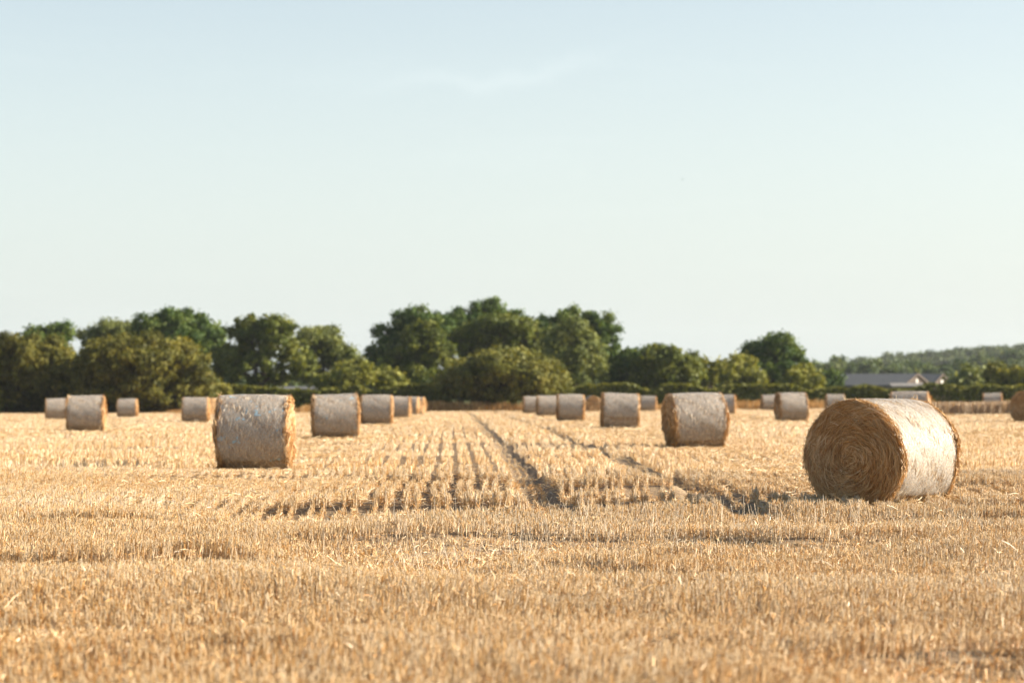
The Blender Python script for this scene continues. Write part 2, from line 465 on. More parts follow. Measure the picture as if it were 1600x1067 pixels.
# ------------------------------------------------------------------ stubble
def headland_edge(x):
    """y where the cross-drilled headland ends and the long rows begin"""
    return 24.2 + .8 * np.sin(x * .5) + .4 * np.sin(x * 1.3 + 1)

def row_points(y0, y1, spacing, along, jit):
    """points on drill rows in the visible strip (plus a margin), along rows spaced by `spacing`"""
    out = []
    # long rows
    U = np.arange(-.235 * y1 - 6, .235 * y1 + 10, spacing)
    n = int(len(U) * (y1 - y0) / along)
    k_ = rng.integers(0, len(U), n); u = U[k_] + np.where(k_ % 2, .024, -.024) * (spacing / .167); y = rng.uniform(y0, y1, n)
    u = u + rng.normal(0, jit, n) + .03 * np.sin(y * .8) + .02 * np.sin(y * 2.1 + u * .4) + .04 * (vnoise(u * .5, y * .4, 21) - .5)
    x = u - ROWK * y
    k = y > headland_edge(x)
    out.append((x[k], y[k]))
    # headland rows, across
    if y0 < 27:
        ye = min(y1, 27)
        V = np.arange(y0, ye, spacing)
        w = .235 * ye + 5.2
        n = int(len(V) * 2 * w / along)
        yv = rng.choice(V, n) + rng.normal(0, jit * 1.3, n)
        xv = rng.uniform(-w, w, n)
        yv = yv + .08 * np.sin(xv * .6) + .05 * (vnoise(xv * .7, yv * .7, 22) - .5)
        k = (yv < headland_edge(xv)) & (yv > y0) & (yv < y1)
        out.append((xv[k], yv[k]))
    x = np.concatenate([o[0] for o in out]); y = np.concatenate([o[1] for o in out])
    k = (np.abs(x) < .235 * y + 5.0)
    return x[k], y[k]

def stalk_prisms(acc, x, y, h, w, z, leanx, leany, rnd):
    n = len(x)
    a0 = rng.uniform(0, 2 * math.pi, n)
    co = np.empty((n, 6, 3))
    for j in range(3):
        a = a0 + j * 2 * math.pi / 3
        co[:, j, 0] = x + np.cos(a) * w * .58; co[:, j, 1] = y + np.sin(a) * w * .58; co[:, j, 2] = z - .01
        co[:, j + 3, 0] = x + leanx * h + np.cos(a) * w * .5; co[:, j + 3, 1] = y + leany * h + np.sin(a) * w * .5
        co[:, j + 3, 2] = z + h * np.sqrt(np.maximum(.2, 1 - leanx ** 2 - leany ** 2)) + np.cos(a) * w * .7
    i = np.arange(n)[:, None] * 6
    quads = np.concatenate([i + np.array([[0, 1, 4, 3]]), i + np.array([[1, 2, 5, 4]]), i + np.array([[2, 0, 3, 5]])])
    tris = i + np.array([[3, 4, 5]])
    acc.add(co.reshape(-1, 3), [quads, tris], np.repeat(rnd, 6))

def stalk_quads(acc, x, y, h, w, z, leanx, leany, rnd, spread=1.0):
    n = len(x)
    a = rng.uniform(-.9, .9, n)
    cx = np.cos(a) * w * .5; cy = np.sin(a) * w * .5
    co = np.empty((n, 4, 3))
    tx = x + leanx * h; ty = y + leany * h; tz = z + h
    co[:, 0] = np.stack([x - cx, y - cy, z - .01], 1); co[:, 1] = np.stack([x + cx, y + cy, z - .01], 1)
    co[:, 2] = np.stack([tx + cx * spread, ty + cy * spread, tz], 1)
    co[:, 3] = np.stack([tx - cx * spread, ty - cy * spread, tz + rng.normal(0, .15, n) * w], 1)
    acc.add(co.reshape(-1, 3), np.arange(4 * n).reshape(n, 4), np.repeat(rnd, 4))

def tone(x, y, n):
    t = rng.beta(1.25, 1.05, n)
    t = t * .80 + .20 * vnoise(x * .5, y * .7, 31) + .20 * (vnoise(x * .16, y * .22, 32) - .5)
    return np.clip(t, 0, 1)

def leaf_bits(acc, x, y, z, n, L0, w0):
    """loose leaf sheaths and bent blades among the stalks"""
    a = rng.uniform(0, 2 * math.pi, n); el = rng.uniform(-.15, 1.1, n)
    t = np.stack([np.cos(a) * np.cos(el), np.sin(a) * np.cos(el), np.sin(el)], 1)
    p = np.stack([x, y, z], 1)
    roll = unit(np.cross(t, rng.normal(0, 1, (n, 3))))
    L = L0 * rng.uniform(.5, 1.3, n); w = w0 * rng.uniform(.6, 1.3, n)
    down = np.zeros((n, 3)); down[:, 2] = .8
    co, f = ribbons(p, t, down, w, L, roll)
    acc.add(co, f, np.repeat(np.clip(rng.beta(1.5, 2.6, n), 0, 1), 6))

stub = Acc()
ZONES = [  # y0, y1, spacing, mean gap along the row, stalk width, jitter, mode
    (5.5, 13, .150, .0036, .0050, .026, 'p'),
    (13, 22, .150, .0038, .0050, .023, 'p'),
    (22, 36, .167, .0042, .0056, .013, 'p'),
    (36, 60, .167, .010, .0068, .011, 'q'),
    (60, 110, .167, .030, .013, .018, 'q'),
    (110, 192, .167, .075, .026, .03, 'q'),
]
for y0, y1, sp, al, w, jit, mode in ZONES:
    x, y = row_points(y0, y1, sp, al, jit)
    dz, hf, df = relief(x, y)
    k = (rng.uniform(0, 1, len(x)) < np.clip(df * 1.05, 0, 1)) & bale_clear(x, y)
    x, y, dz, hf = x[k], y[k], dz[k], hf[k]
    n = len(x)
    z = base_z(x, y) + dz
    h = .118 * hf * np.clip(rng.normal(1, .19, n), .35, 1.6)
    nearm = 1 - .62 * sstep(22, 26, y)
    lx = (rng.normal(.06, .13, n) + .22 * (vnoise(x * .6, y * .6, 41) - .5)) * nearm
    ly = rng.normal(0, .13, n) + .22 * (vnoise(x * .6, y * .6, 42) - .5)
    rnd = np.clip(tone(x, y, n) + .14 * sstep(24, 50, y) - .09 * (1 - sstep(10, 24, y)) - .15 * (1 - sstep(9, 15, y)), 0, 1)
    ww = w * rng.uniform(.7, 1.35, n)
    if mode == 'p':
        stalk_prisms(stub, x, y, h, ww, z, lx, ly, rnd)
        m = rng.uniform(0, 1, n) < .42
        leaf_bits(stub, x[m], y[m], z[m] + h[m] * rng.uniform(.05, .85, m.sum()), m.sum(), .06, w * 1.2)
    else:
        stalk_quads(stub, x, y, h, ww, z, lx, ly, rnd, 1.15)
# a few missed straws standing tall, near the track and the ruts
n = 260
k = rng.integers(0, 3, n)
cx = np.choose(k, [.75, -.05, 2.6]); cy = np.choose(k, [23.3, 18.6, 21.5])
x = cx + rng.normal(0, .9, n); y = cy + rng.normal(0, .7, n)
z = ground_z(x, y); h = rng.uniform(.22, .36, n)
stalk_prisms(stub, x, y, h, np.full(n, .0042), z, rng.normal(.05, .28, n), rng.normal(0, .25, n), rng.uniform(.6, 1, n))
o = obj('stubble', stub.mesh('stubble'), M_stub)
tag(o, 'golden cut wheat stubble standing in drilled rows over the whole field', 'stubble', kind='stuff')

# loose straw lying on the ground and over the stubble
lit = Acc()
def litter(n, y0, y1, lanes, L0, w0, lift):
    y = np.sqrt(rng.uniform(y0 ** 2, y1 ** 2, n))
    if lanes:
        li = rng.integers(0, len(LANES), n)
        u = np.array([l[0] for l in LANES])[li] + rng.normal(0, .62, n) * np.array([l[1] for l in LANES])[li]
        x = u - ROWK * y
    else:
        x = rng.uniform(-1, 1, n) * (.235 * y + 5.0)
    k = (np.abs(x) < .235 * y + 5.0) & bale_clear(x, y)
    x, y = x[k], y[k]; n = len(x)
    dz, hf, df = relief(x, y)
    z = base_z(x, y) + dz + lift * .158 * hf * rng.uniform(.0, 1.0, n) + .006
    a = rng.uniform(0, 2 * math.pi, n); el = rng.normal(0, .40, n) if y1 < 40 else rng.normal(0, .16, n)
    t = np.stack([np.cos(a) * np.cos(el), np.sin(a) * np.cos(el), np.sin(el)], 1)
    L = L0 * rng.uniform(.4, 1.5, n); w = w0 * rng.uniform(.7, 1.3, n)
    up = np.zeros((n, 3)); up[:, 2] = 1
    roll = unit(np.cross(t, rng.normal(0, 1, (n, 3))))
    co, f = ribbons(np.stack([x, y, z], 1), t, up * rng.choice([-1, 1], n)[:, None], w, L, roll)
    lit.add(co, f, np.repeat(rng.uniform(0, 1, n), 6))
litter(3000, 11, 17, False, .12, .0040, .8)
litter(11000, 7, 24, False, .05, .0040, .9)
litter(10000, 16, 34, False, .13, .0055, .8)
litter(70000, 25, 70, True, .16, .008, .9)
litter(34000, 9, 45, False, .12, .006, .05)
litter(90000, 60, 190, True, .25, .016, .9)
for (xc, yc, ang) in bale_pos:
    n = 420 if yc < 30 else (260 if yc < 85 else 110)
    ww = .005 if yc < 30 else .009
    c, s_ = math.cos(R(ang)), math.sin(R(ang))
    a = rng.uniform(-.78, .78, n); q = np.where(rng.uniform(0, 1, n) < .5, -1, 1) * (.30 + np.abs(rng.normal(0, .28, n)))
    e = rng.uniform(0, 1, n) < .35
    a = np.where(e, np.sign(a) * (.60 + np.abs(rng.normal(0, .22, n))), a); q = np.where(e, rng.uniform(-.6, .6, n), q)
    x = xc + a * c - q * s_; y = yc + a * s_ + q * c
    z = ground_z(x, y) + rng.uniform(.01, .13, n)
    t3 = unit(np.stack([rng.normal(0, 1, n), rng.normal(0, 1, n), rng.normal(.1, .35, n)], 1))
    L3 = rng.uniform(.06, .24, n)
    co, f = ribbons(np.stack([x, y, z], 1), t3, unit(rng.normal(0, 1, (n, 3))), np.full(n, ww) * rng.uniform(.7, 1.3, n), L3, unit(np.cross(t3, rng.normal(0, 1, (n, 3)))))
    lit.add(co, f, np.repeat(rng.uniform(0, 1, n), 6))
o = obj('straw_litter', lit.mesh('straw_litter'), M_litter)
tag(o, 'pale loose straw and chaff scattered over the stubble and along the bale rows', 'straw', kind='stuff')

# ------------------------------------------------------------------ bales
def grid_tube(nx, na, rfun, xs, jitter=0):
    co = []; 
    for i in range(nx):
        for j in range(na):
            a = 2 * math.pi * j / na
            r, x = rfun(i, a)
            co.append((x, math.sin(a) * r, math.cos(a) * r))
    f = []
    for i in range(nx - 1):
        for j in range(na):
            f.append((i * na + j, i * na + (j + 1) % na, (i + 1) * na + (j + 1) % na, (i + 1) * na + j))
    return np.array(co), np.array(f)

def bale_meshes(seed, n_end, n_side, fw, bulge, bare=.045):
    """the meshes of one bale, axis along x, centred on the axis"""
    r_ = np.random.default_rng(seed)
    H = BL / 2
    sag = lambda a: 1 - .018 * (1 + math.cos(a - math.pi)) ** 1 * (math.cos(a) < -.5)
    ph = r_.uniform(0, 6, 4)
    def rr(a, x):
        return BR * sag(a) * (1 + .010 * math.sin(2 * a + ph[0]) + .008 * math.sin(3 * a + ph[1] + 2.5 * x) + .006 * math.sin(5 * x + ph[2]) + .004 * math.sin(9 * a + 6 * x) - .022 * (abs(x) / H) ** 3 * (.6 + .4 * math.sin(a + ph[3])))
    # core: rounded cylinder with domed ends
    prof = []
    for s in np.linspace(0, 1, 9):                           # left dome from centre to rim
        prof.append((-H - bulge * (1 - s ** 2) + .035 * max(0, (s - .9) / .1) ** 2, max(.01, s) * .985))
    for x in np.linspace(-H + .05, H - .05, 13): prof.append((x, .99))
    for s in np.linspace(1, 0, 9):
        prof.append((H + bulge * (1 - s ** 2) - .035 * max(0, (s - .9) / .1) ** 2, max(.01, s) * .985))
    NA = 64
    def fun(i, a):
        x, s = prof[i]
        return rr(a, x) * s, x + .010 * math.sin(3 * a + 9 * s + ph[3])
    co, f = grid_tube(len(prof), NA, fun, None)
    core = Acc(); core.add(co, f, np.full(len(co), .4))
    core_me = core.mesh('straw_core', True)
    # straw pressed under the net on the side
    side = Acc()
    n = n_side
    a = r_.uniform(0, 2 * math.pi, n); x = r_.uniform(-H + .03, H - .03, n)
    rad = np.array([rr(a[q], x[q]) for q in range(n)]) * (1 + r_.uniform(-.006, .008, n))
    dirx = r_.normal(0, .55, n); th = np.arctan(dirx)
    P = np.stack([x, np.sin(a) * rad, np.cos(a) * rad], 1)
    ta = np.stack([np.zeros(n), np.cos(a), -np.sin(a)], 1); nr = np.stack([np.zeros(n), np.sin(a), np.cos(a)], 1)
    ex = np.zeros((n, 3)); ex[:, 0] = 1
    sgn = r_.choice([-1, 1], n)[:, None]
    t = unit(ta * np.cos(th)[:, None] * sgn + ex * np.sin(th)[:, None])
    L = r_.uniform(.06, .20, n); w = fw * r_.uniform(.6, 1.4, n)
    roll = unit(np.cross(t, nr) + nr * r_.normal(0, .45, n)[:, None])
    co, f = ribbons(P, unit(t - nr * (L / BR * .48)[:, None]), nr * .45, w, L, roll)
    side.add(co, f, np.repeat(r_.beta(.75, .75, n), 6))
    side_me = side.mesh('side_straw')
    # net: a thin sleeve over the straw
    net = Acc()
    xs = np.linspace(-H + bare, H - bare, 17)
    def nf(i, a):
        e = .006 * max(0, abs(i - 8) - 6.5) / 1.5
        return rr(a, xs[i]) * 1.010 - e + .003 * math.sin(11 * a + i), xs[i]
    co, f = grid_tube(17, 96, nf, None)
    net.add(co, f, np.full(len(co), .5))
    net_me = net.mesh('net_wrap', True)
    # the two ends: spiral of straw
    ends = []
    for sg in (-1, 1):
        e = Acc(); n = n_end
        # straws lie in locks: a few together share direction, lift and tone
        nk = max(60, n // 16)
        ks = np.sqrt(r_.uniform(.0005, 1.0, nk)); ka = r_.uniform(0, 2 * math.pi, nk)
        kth = r_.normal(.12, .30, nk) + r_.normal(0, 1.0, nk) * (ks < .16)
        klift = r_.normal(0, .016, nk); kout = np.abs(r_.normal(0, .16, nk)); ktone = r_.beta(.9, 1.0, nk)
        kk = r_.integers(0, nk, n); loose = r_.uniform(0, 1, n) < .25
        s = np.where(loose, np.sqrt(r_.uniform(.0005, 1.0, n)), np.clip(ks[kk] + r_.normal(0, .022, n), .02, 1))
        a = np.where(loose, r_.uniform(0, 2 * math.pi, n), ka[kk] + r_.normal(0, .045, n) / np.maximum(.1, ks[kk]))
        rad = s * BR * .985
        wob = .014 * np.sin(3 * a + 2 + sg) * s + .05 * (vnoise(a * 4, s * 7, seed) - .5) - .03 * np.exp(-(s / .10) ** 2)
        xx = sg * (H + bulge * (1 - s ** 2) + wob + klift[kk] + r_.uniform(-.006, .020, n) - .03 * np.clip((s - .93) / .07, 0, 1) ** 2)
        P = np.stack([xx, np.sin(a) * rad, np.cos(a) * rad], 1)
        er = np.stack([np.zeros(n), np.sin(a), np.cos(a)], 1); ta = np.stack([np.zeros(n), np.cos(a), -np.sin(a)], 1)
        ex = np.zeros((n, 3)); ex[:, 0] = sg
        th = kth[kk] + r_.normal(0, .16, n) + loose * r_.normal(0, .35, n)
        out = (kout[kk] + np.abs(r_.normal(0, .10, n))) * (1 - .6 * s ** 6)
        t = unit(ta * np.cos(th)[:, None] - er * np.sin(th)[:, None] + ex * out[:, None])
        L = np.clip(r_.uniform(.08, .28, n) * (.30 + .80 * s), .04, .26); w = fw * r_.uniform(.6, 1.9, n)
        P = P - t * (L * .5)[:, None]
        roll = unit(np.cross(t, ex) + ex * r_.normal(0, .8, n)[:, None])
        co, f = ribbons(P, t, er * np.minimum(1.6, (L / np.maximum(rad, .08)) * 2)[:, None], w, L, roll)
        # keep ribbons inside the rim
        q = np.hypot(co[:, 1], co[:, 2]); m = q > BR * 1.01
        co[m, 1:] *= (BR * (1.01 + .015 * r_.uniform(0, 1, m.sum())) / q[m])[:, None]
        patch = vnoise(a * 3, s * 5, seed + 5)
        e.add(co, f, np.repeat(np.clip(.46 * ktone[kk] + .34 * r_.beta(.7, .8, n) + .30 * patch - .06, 0, 1), 6))
        # shaggy straws along the rim
        n2 = n // 30 if n > 9000 else n // 60
        a = r_.uniform(0, 2 * math.pi, n2)
        P = np.stack([np.full(n2, sg * (H - .01)) + sg * r_.uniform(-.03, .03, n2), np.sin(a) * BR * .995, np.cos(a) * BR * .995], 1)
        er = np.stack([np.zeros(n2), np.sin(a), np.cos(a)], 1); ta = np.stack([np.zeros(n2), np.cos(a), -np.sin(a)], 1)
        ex = np.zeros((n2, 3)); ex[:, 0] = sg
        t = unit(ta * r_.normal(0, 1, n2)[:, None] + er * np.abs(r_.normal(0, .55, n2))[:, None] + ex * r_.normal(.3, .45, n2)[:, None])
        L = r_.uniform(.025, .085, n2) * np.where(r_.uniform(0, 1, n2) < .06, 1.5, 1)
        co, f = ribbons(P, t, er * r_.normal(0, 1, n2)[:, None], fw * r_.uniform(.6, 1.2, n2), L, unit(np.cross(t, r_.normal(0, 1, (n2, 3)))))
        e.add(co, f, np.repeat(r_.uniform(.4, 1, n2), 6))
        ends.append(e.mesh('end_face'))
    return core_me, side_me, net_me, ends

def make_bale(meshes):
    core_me, side_me, net_me, ends = meshes
    root = empty('round_bale', (0, 0, 0))
    for nm, me, mt in (('straw_core', core_me, M_core), ('side_straw', side_me, M_side), ('net_wrap', net_me, M_net),
                       ('end_face', ends[0], M_end), ('end_face', ends[1], M_end)):
        p = obj(nm, me, mt, root); p.location = (0, 0, BR)
    return root

def copy_tree(o, parent=None):
    c = o.copy(); C.objects.link(c); c.parent = parent
    for ch in list(o.children):
        k = ch.copy(); C.objects.link(k); k.parent = c
    return c

hero = make_bale(bale_meshes(3, 13000, 16000, .0055, .045))
mid_p = [make_bale(bale_meshes(20 + k, 3500, 9000, .0075, b, .018)) for k, b in enumerate((.03, .022, .036))]
used = [False] * 3
for i, (B, (xc, yc, ang)) in enumerate(zip(BALES, bale_pos)):
    if B[6].startswith('big sunlit'):
        r = hero
    else:
        k = i % 3
        r = copy_tree(mid_p[k]) if used[k] else mid_p[k]
        used[k] = True
    r.location = (xc, yc, float(base_z(xc, yc)) - (.045 if r is hero else .012))
    flip = 180 if (i % 2 and B[6][:10] != 'big sunlit') else 0
    r.rotation_euler = (0, 0, R(ang + flip))
    sc = .97 + .05 * ((i * 37) % 11) / 11
    r.scale = (sc, 1 + .04 * (((i * 29) % 7) / 7 - .4), 1 - .022 * ((i * 17) % 5) / 5) if r is not hero else (1, 1, 1)
    r.rotation_euler.y = 0 if r is hero else R(((i * 41) % 9 - 4) * .35)
    for ch in r.children:
        ch['blue_print'] = float(B[5])
        if ch.name.startswith('net_wrap') or ch.name.startswith('straw_core') or ch.name.startswith('side_straw'):
            ch.rotation_euler.x = R((i * 53) % 40 - 20)
        else:
            ch.rotation_euler.x = R((i * 97) % 360)
    tag(r, B[6], 'straw bale', 'round straw bales in the stubble field')

# ------------------------------------------------------------------ trees, bushes
def foliage(acc, lobes, leaf, dens, r_, clump=.8):
    """leaves on the skins of small tufts that sit on ellipsoid lobes [(centre, rx, ry, rz)]; clump = tuft radius in metres"""
    for (c, rx, ry, rz) in lobes:
        area = 4 * math.pi * ((rx * ry) ** 1.6 + (rx * rz) ** 1.6 + (ry * rz) ** 1.6) ** (1 / 1.6) / 3 ** (1 / 1.6)
        nc = max(7, int(area / (clump ** 2) * .62 * min(1, dens)))
        d = unit(r_.normal(0, 1, (nc, 3)))
        d[:, 1] -= .25; d[:, 2] += .12; d = unit(d)
        rr = np.clip(r_.beta(5, 1.4, nc), .25, 1) * (1 + .10 * r_.normal(0, 1, nc).clip(-1, 1.6))
        cc = np.array(c)[None, :] + d * np.stack([rx * rr, ry * rr, rz * rr], 1)
        cs = clump * (.30 + .95 * r_.uniform(0, 1, nc) ** 1.4)
        per = np.maximum(8, (34 * (cs / leaf) ** 2 * .35).astype(int))
        idx = np.repeat(np.arange(nc), per); nl = len(idx)
        e = unit(r_.normal(0, 1, (nl, 3)) + d[idx] * .55 + np.array([0, 0, .35]))
        q = r_.beta(3, 1.2, nl) * (1 + .34 * r_.normal(0, 1, nl).clip(-1.5, 2.2))
        p = cc[idx] + e * (cs[idx] * q)[:, None] * np.array([1, 1, .82])
        nrm = unit(e + r_.normal(0, .55, (nl, 3)))
        t1 = unit(np.cross(nrm, r_.normal(0, 1, (nl, 3)))); t2 = np.cross(nrm, t1)
        w = leaf * r_.uniform(.6, 1.35, nl)
        co, f = cards(p, t1, t2, w, w * r_.uniform(.6, 1.1, nl))
        ctone = r_.uniform(0, 1, nc)
        acc.add(co, f, np.repeat(np.clip(.6 * ctone[idx] + .4 * r_.uniform(0, 1, nl), 0, 1), 4))

def tube(pts, radii, ns=8):
    co = []; f = []
    pts = [Vector(p) for p in pts]
    for i, p in enumerate(pts):
        t = (pts[min(i + 1, len(pts) - 1)] - pts[max(i - 1, 0)]).normalized()
        a = t.cross(Vector((.3, .9, .1))).normalized(); b = t.cross(a)
        for j in range(ns):
            q = 2 * math.pi * j / ns
            co.append(p + (a * math.cos(q) + b * math.sin(q)) * radii[i])
    for i in range(len(pts) - 1):
        for j in range(ns):
            f.append((i * ns + j, i * ns + (j + 1) % ns, (i + 1) * ns + (j + 1) % ns, (i + 1) * ns + j))
    return np.array(co), np.array(f)

def tree(name, label, cat, d, base_px, lobes_px, mat, leaf=.26, dens=1.0, trunk_r=.28, seed=1, group=None, depth=.8, clump=.75):
    r_ = np.random.default_rng(seed)
    dx, _ = ray(base_px, 640)
    bx = dx * d
    base = Vector((bx, d, float(base_z(bx, d)) - .05))
    root = empty(name, base)
    ppm = FPX / d
    lob = []
    for (cx, cy, rx, ry) in lobes_px:
        p = at(cx, cy, d) - base
        rxm = rx / ppm; rzm = ry / ppm
        rym = max(rxm, rzm) * depth
        lob.append(((p.x, r_.uniform(-.55, .55) * rxm, p.z), rxm * .93, rym, rzm * .93))
    # the far side of the crown, so it stands up from other sides too
    back = [((c[0] * .85, abs(c[1]) + ry * .9, c[2] * .93), rx * .8, ry * .8, rz * .85) for (c, rx, ry, rz) in lob]
    fo = Acc(); foliage(fo, lob, leaf, dens, r_, clump=clump); foliage(fo, back, leaf * 1.5, dens * .7, r_, clump=clump * 1.5)
    obj('crown', fo.mesh('crown'), mat, root)
    br = Acc()
    top = max(c[2] + rz * .3 for c, rx, ry, rz in lob)
    ctr = Vector((sum(c[0] for c, *_ in lob) / len(lob), .3, top * .55))
    fork = Vector((ctr.x * .25, .1, max(.6, top * .3)))
    co, f = tube([(0, 0, -.3), (0, 0, .15), fork * .6, fork], [trunk_r * 1.5, trunk_r * 1.1, trunk_r * .9, trunk_r * .75])
    br.add(co, f, np.zeros(len(co)))
    for (c, rx, ry, rz) in lob:
        c = Vector(c)
        m = fork.lerp(c, .5) + Vector((r_.uniform(-.2, .2), r_.uniform(-.2, .2), .25))
        co, f = tube([fork - Vector((0, 0, .1)), m, c, c + (c - m) * .35], [trunk_r * .6, trunk_r * .36, trunk_r * .2, trunk_r * .06], 6)
        br.add(co, f, np.zeros(len(co)))
    obj('trunk', br.mesh('trunk', True), M_bark, root)
    tag(root, label, cat, group)
    return root

GT = 'trees behind the field edge'; GB = 'bushes along the field edge'
T = [
 ('oak_tree', 'dark green oak top rising behind the leftmost bushes', 'tree', 250, 70, [(75,524,34,18),(45,534,25,20),(100,530,22,20),(70,560,52,34)], M_oak, .20, .8, .3, GT),
 ('bush', 'olive bush cut by the left edge of the picture, sunlit on top', 'bush', 199, 10, [(-40,580,60,55),(35,562,58,40),(10,600,90,42),(80,590,38,46),(-20,548,40,25),(70,560,36,32)], M_wil, .17, 1.2, .16, GB),
 ('bush', 'huge rounded olive brown bush behind the left bales', 'bush', 196, 215, [(215,566,88,36),(160,580,56,44),(268,578,56,42),(306,602,34,42),(220,612,118,34),(240,548,58,19),(135,600,35,42),(180,552,45,20)], M_wil, .17, 1.25, .16, GB),
 ('deciduous_tree', 'thin pale green tree top above the huge rounded bush', 'tree', 258, 178, [(168,517,32,15),(200,513,28,13),(150,529,26,16),(185,545,46,36)], M_pale, .19, .5, .2, GT),
 ('oak_tree', 'spreading dark oak above the right half of the huge rounded bush', 'tree', 240, 285, [(278,505,44,21),(240,514,36,20),(318,522,28,22),(290,548,60,38),(342,522,11,10),(262,498,20,14)], M_oak, .20, .75, .34, GT),
 ('oak_tree', 'broad olive tinged oak with sky holes above the big blue flecked bale', 'tree', 225, 405, [(410,518,46,20),(375,540,34,28),(442,532,38,30),(352,562,26,24),(400,572,54,28),(468,562,26,28),(390,505,24,12),(430,508,22,12)], M_oakol, .20, .62, .34, GT),
 ('deciduous_tree', 'pale airy tree sloping down right beside the olive tinged oak', 'tree', 236, 505, [(508,545,30,26),(482,535,24,20),(534,568,22,26),(500,580,46,24),(506,522,18,9),(525,540,16,16)], M_pale, .19, .6, .2, GT),
 ('shrub', 'yellow green shrub in the gap between the two tree groups', 'bush', 212, 548, [(543,588,26,17),(568,578,11,17),(528,597,34,12)], M_yel, .18, 1.0, .08, GB),
 ('oak_tree', 'dark oak forming the left shoulder of the central tree group', 'tree', 247, 635, [(640,508,40,22),(606,528,24,22),(672,516,32,26),(592,556,20,24),(622,568,46,40),(655,500,22,14),(692,522,22,22)], M_oak, .20, .68, .36, GT),
 ('deciduous_tree', 'mid green leafy tree standing before the left dark oak of the central group', 'tree', 222, 658, [(660,540,36,28),(635,568,34,30),(688,565,24,34),(655,592,50,20),(668,522,22,12)], M_oakol, .20, 1.0, .24, GT),
 ('oak_tree', 'tallest oak at the centre of the picture', 'tree', 262, 755, [(756,488,30,20),(720,502,34,20),(794,504,28,20),(750,524,72,34),(690,506,18,14),(770,480,18,10),(704,514,28,24),(818,516,26,24)], M_oak, .20, .72, .4, GT),
 ('oak_tree', 'olive green oak with sunlit top in front of the tallest oak', 'tree', 228, 780, [(782,518,52,20),(740,534,36,28),(820,536,26,32),(780,560,74,28),(800,506,22,9),(755,514,22,12)], M_oakol, .20, 1.0, .34, GT),
 ('bush', 'grassy looking domed bush at the centre, right half sunlit', 'bush', 197, 785, [(790,592,92,36),(740,596,50,36),(842,598,44,34),(785,572,56,20),(702,606,18,26),(870,602,18,24),(815,568,36,16)], M_dom, .18, 1.35, .14, GB),
 ('deciduous_tree', 'pale sunlit tree right of the domed bush', 'tree', 218, 892, [(892,518,26,17),(868,544,26,28),(914,548,26,32),(890,580,50,28),(930,568,18,28),(905,530,22,18)], M_pale, .19, .9, .22, GT),
 ('oak_tree', 'dark oak with one branch reaching right behind the pale sunlit tree', 'tree', 250, 895, [(905,498,38,14),(938,508,24,12),(855,505,23,14),(870,530,40,34),(958,514,13,6),(945,545,22,28)], M_oak, .20, .68, .36, GT),
 ('bush', 'near black shaded bush between the pale sunlit tree and the olive thicket', 'bush', 224, 965, [(964,560,22,22),(986,570,28,30),(955,585,24,24)], M_oak, .22, 1.2, .14, GB),
 ('bush', 'wide olive thicket above the bales of the right row', 'bush', 220, 1040, [(1040,563,38,24),(1014,578,34,26),(1070,580,26,28),(1035,592,56,16),(1022,556,22,14)], M_oakol, .22, 1.15, .16, GB),
 ('shrub', 'small light green shrub just right of the olive thicket', 'bush', 230, 1112, [(1115,580,23,20),(1100,590,24,17)], M_yel, .20, 1.0, .1, GB),
 ('shrub', 'yellow green shrub touching the left side of the round oak', 'bush', 226, 1160, [(1160,575,20,17),(1176,592,20,15),(1146,590,18,14)], M_yel, .20, 1.0, .1, GB),
 ('oak_tree', 'lone round oak standing right of the thickets', 'tree', 235, 1210, [(1210,550,40,26),(1185,565,26,28),(1238,568,26,28),(1210,585,50,24),(1176,552,13,12),(1220,538,24,14)], M_oak, .20, .85, .36, GT),
 ('shrub', 'light green shrub under the right side of the round oak', 'bush', 221, 1255, [(1256,590,23,18),(1236,596,22,11),(1276,599,18,8)], M_yel, .20, .95, .1, GB),
 ('shrub', 'dark low shrub left of the grey barn roof', 'bush', 262, 1293, [(1296,592,20,10),(1282,597,16,8)], M_oak, .24, 1.0, .1, GB),
 ('shrub', 'pale olive shrub right of the barn gables', 'bush', 232, 1515, [(1515,590,15,20),(1500,600,15,11),(1530,603,16,10)], M_pale, .22, .9, .1, GB),
 ('bush', 'dark bush with yellow lit edges at the right edge of the picture', 'bush', 216, 1568, [(1562,592,24,20),(1592,602,28,22),(1556,582,13,12),(1610,590,20,22)], M_hedge, .22, 1.1, .14, GB),
 ('shrub', 'yellowish low shrub under the left dark oak of the central group', 'bush', 214, 602, [(600,590,18,13),(618,600,16,8)], M_yel, .18, 1.0, .08, GB),
]
for i, (nm, lab, cat, d, bpx, lobes, mt, leaf, dens, tr, grp) in enumerate(T):
    tree(nm, lab, cat, d, bpx, lobes, mt, leaf, dens, tr, 100 + i, grp)

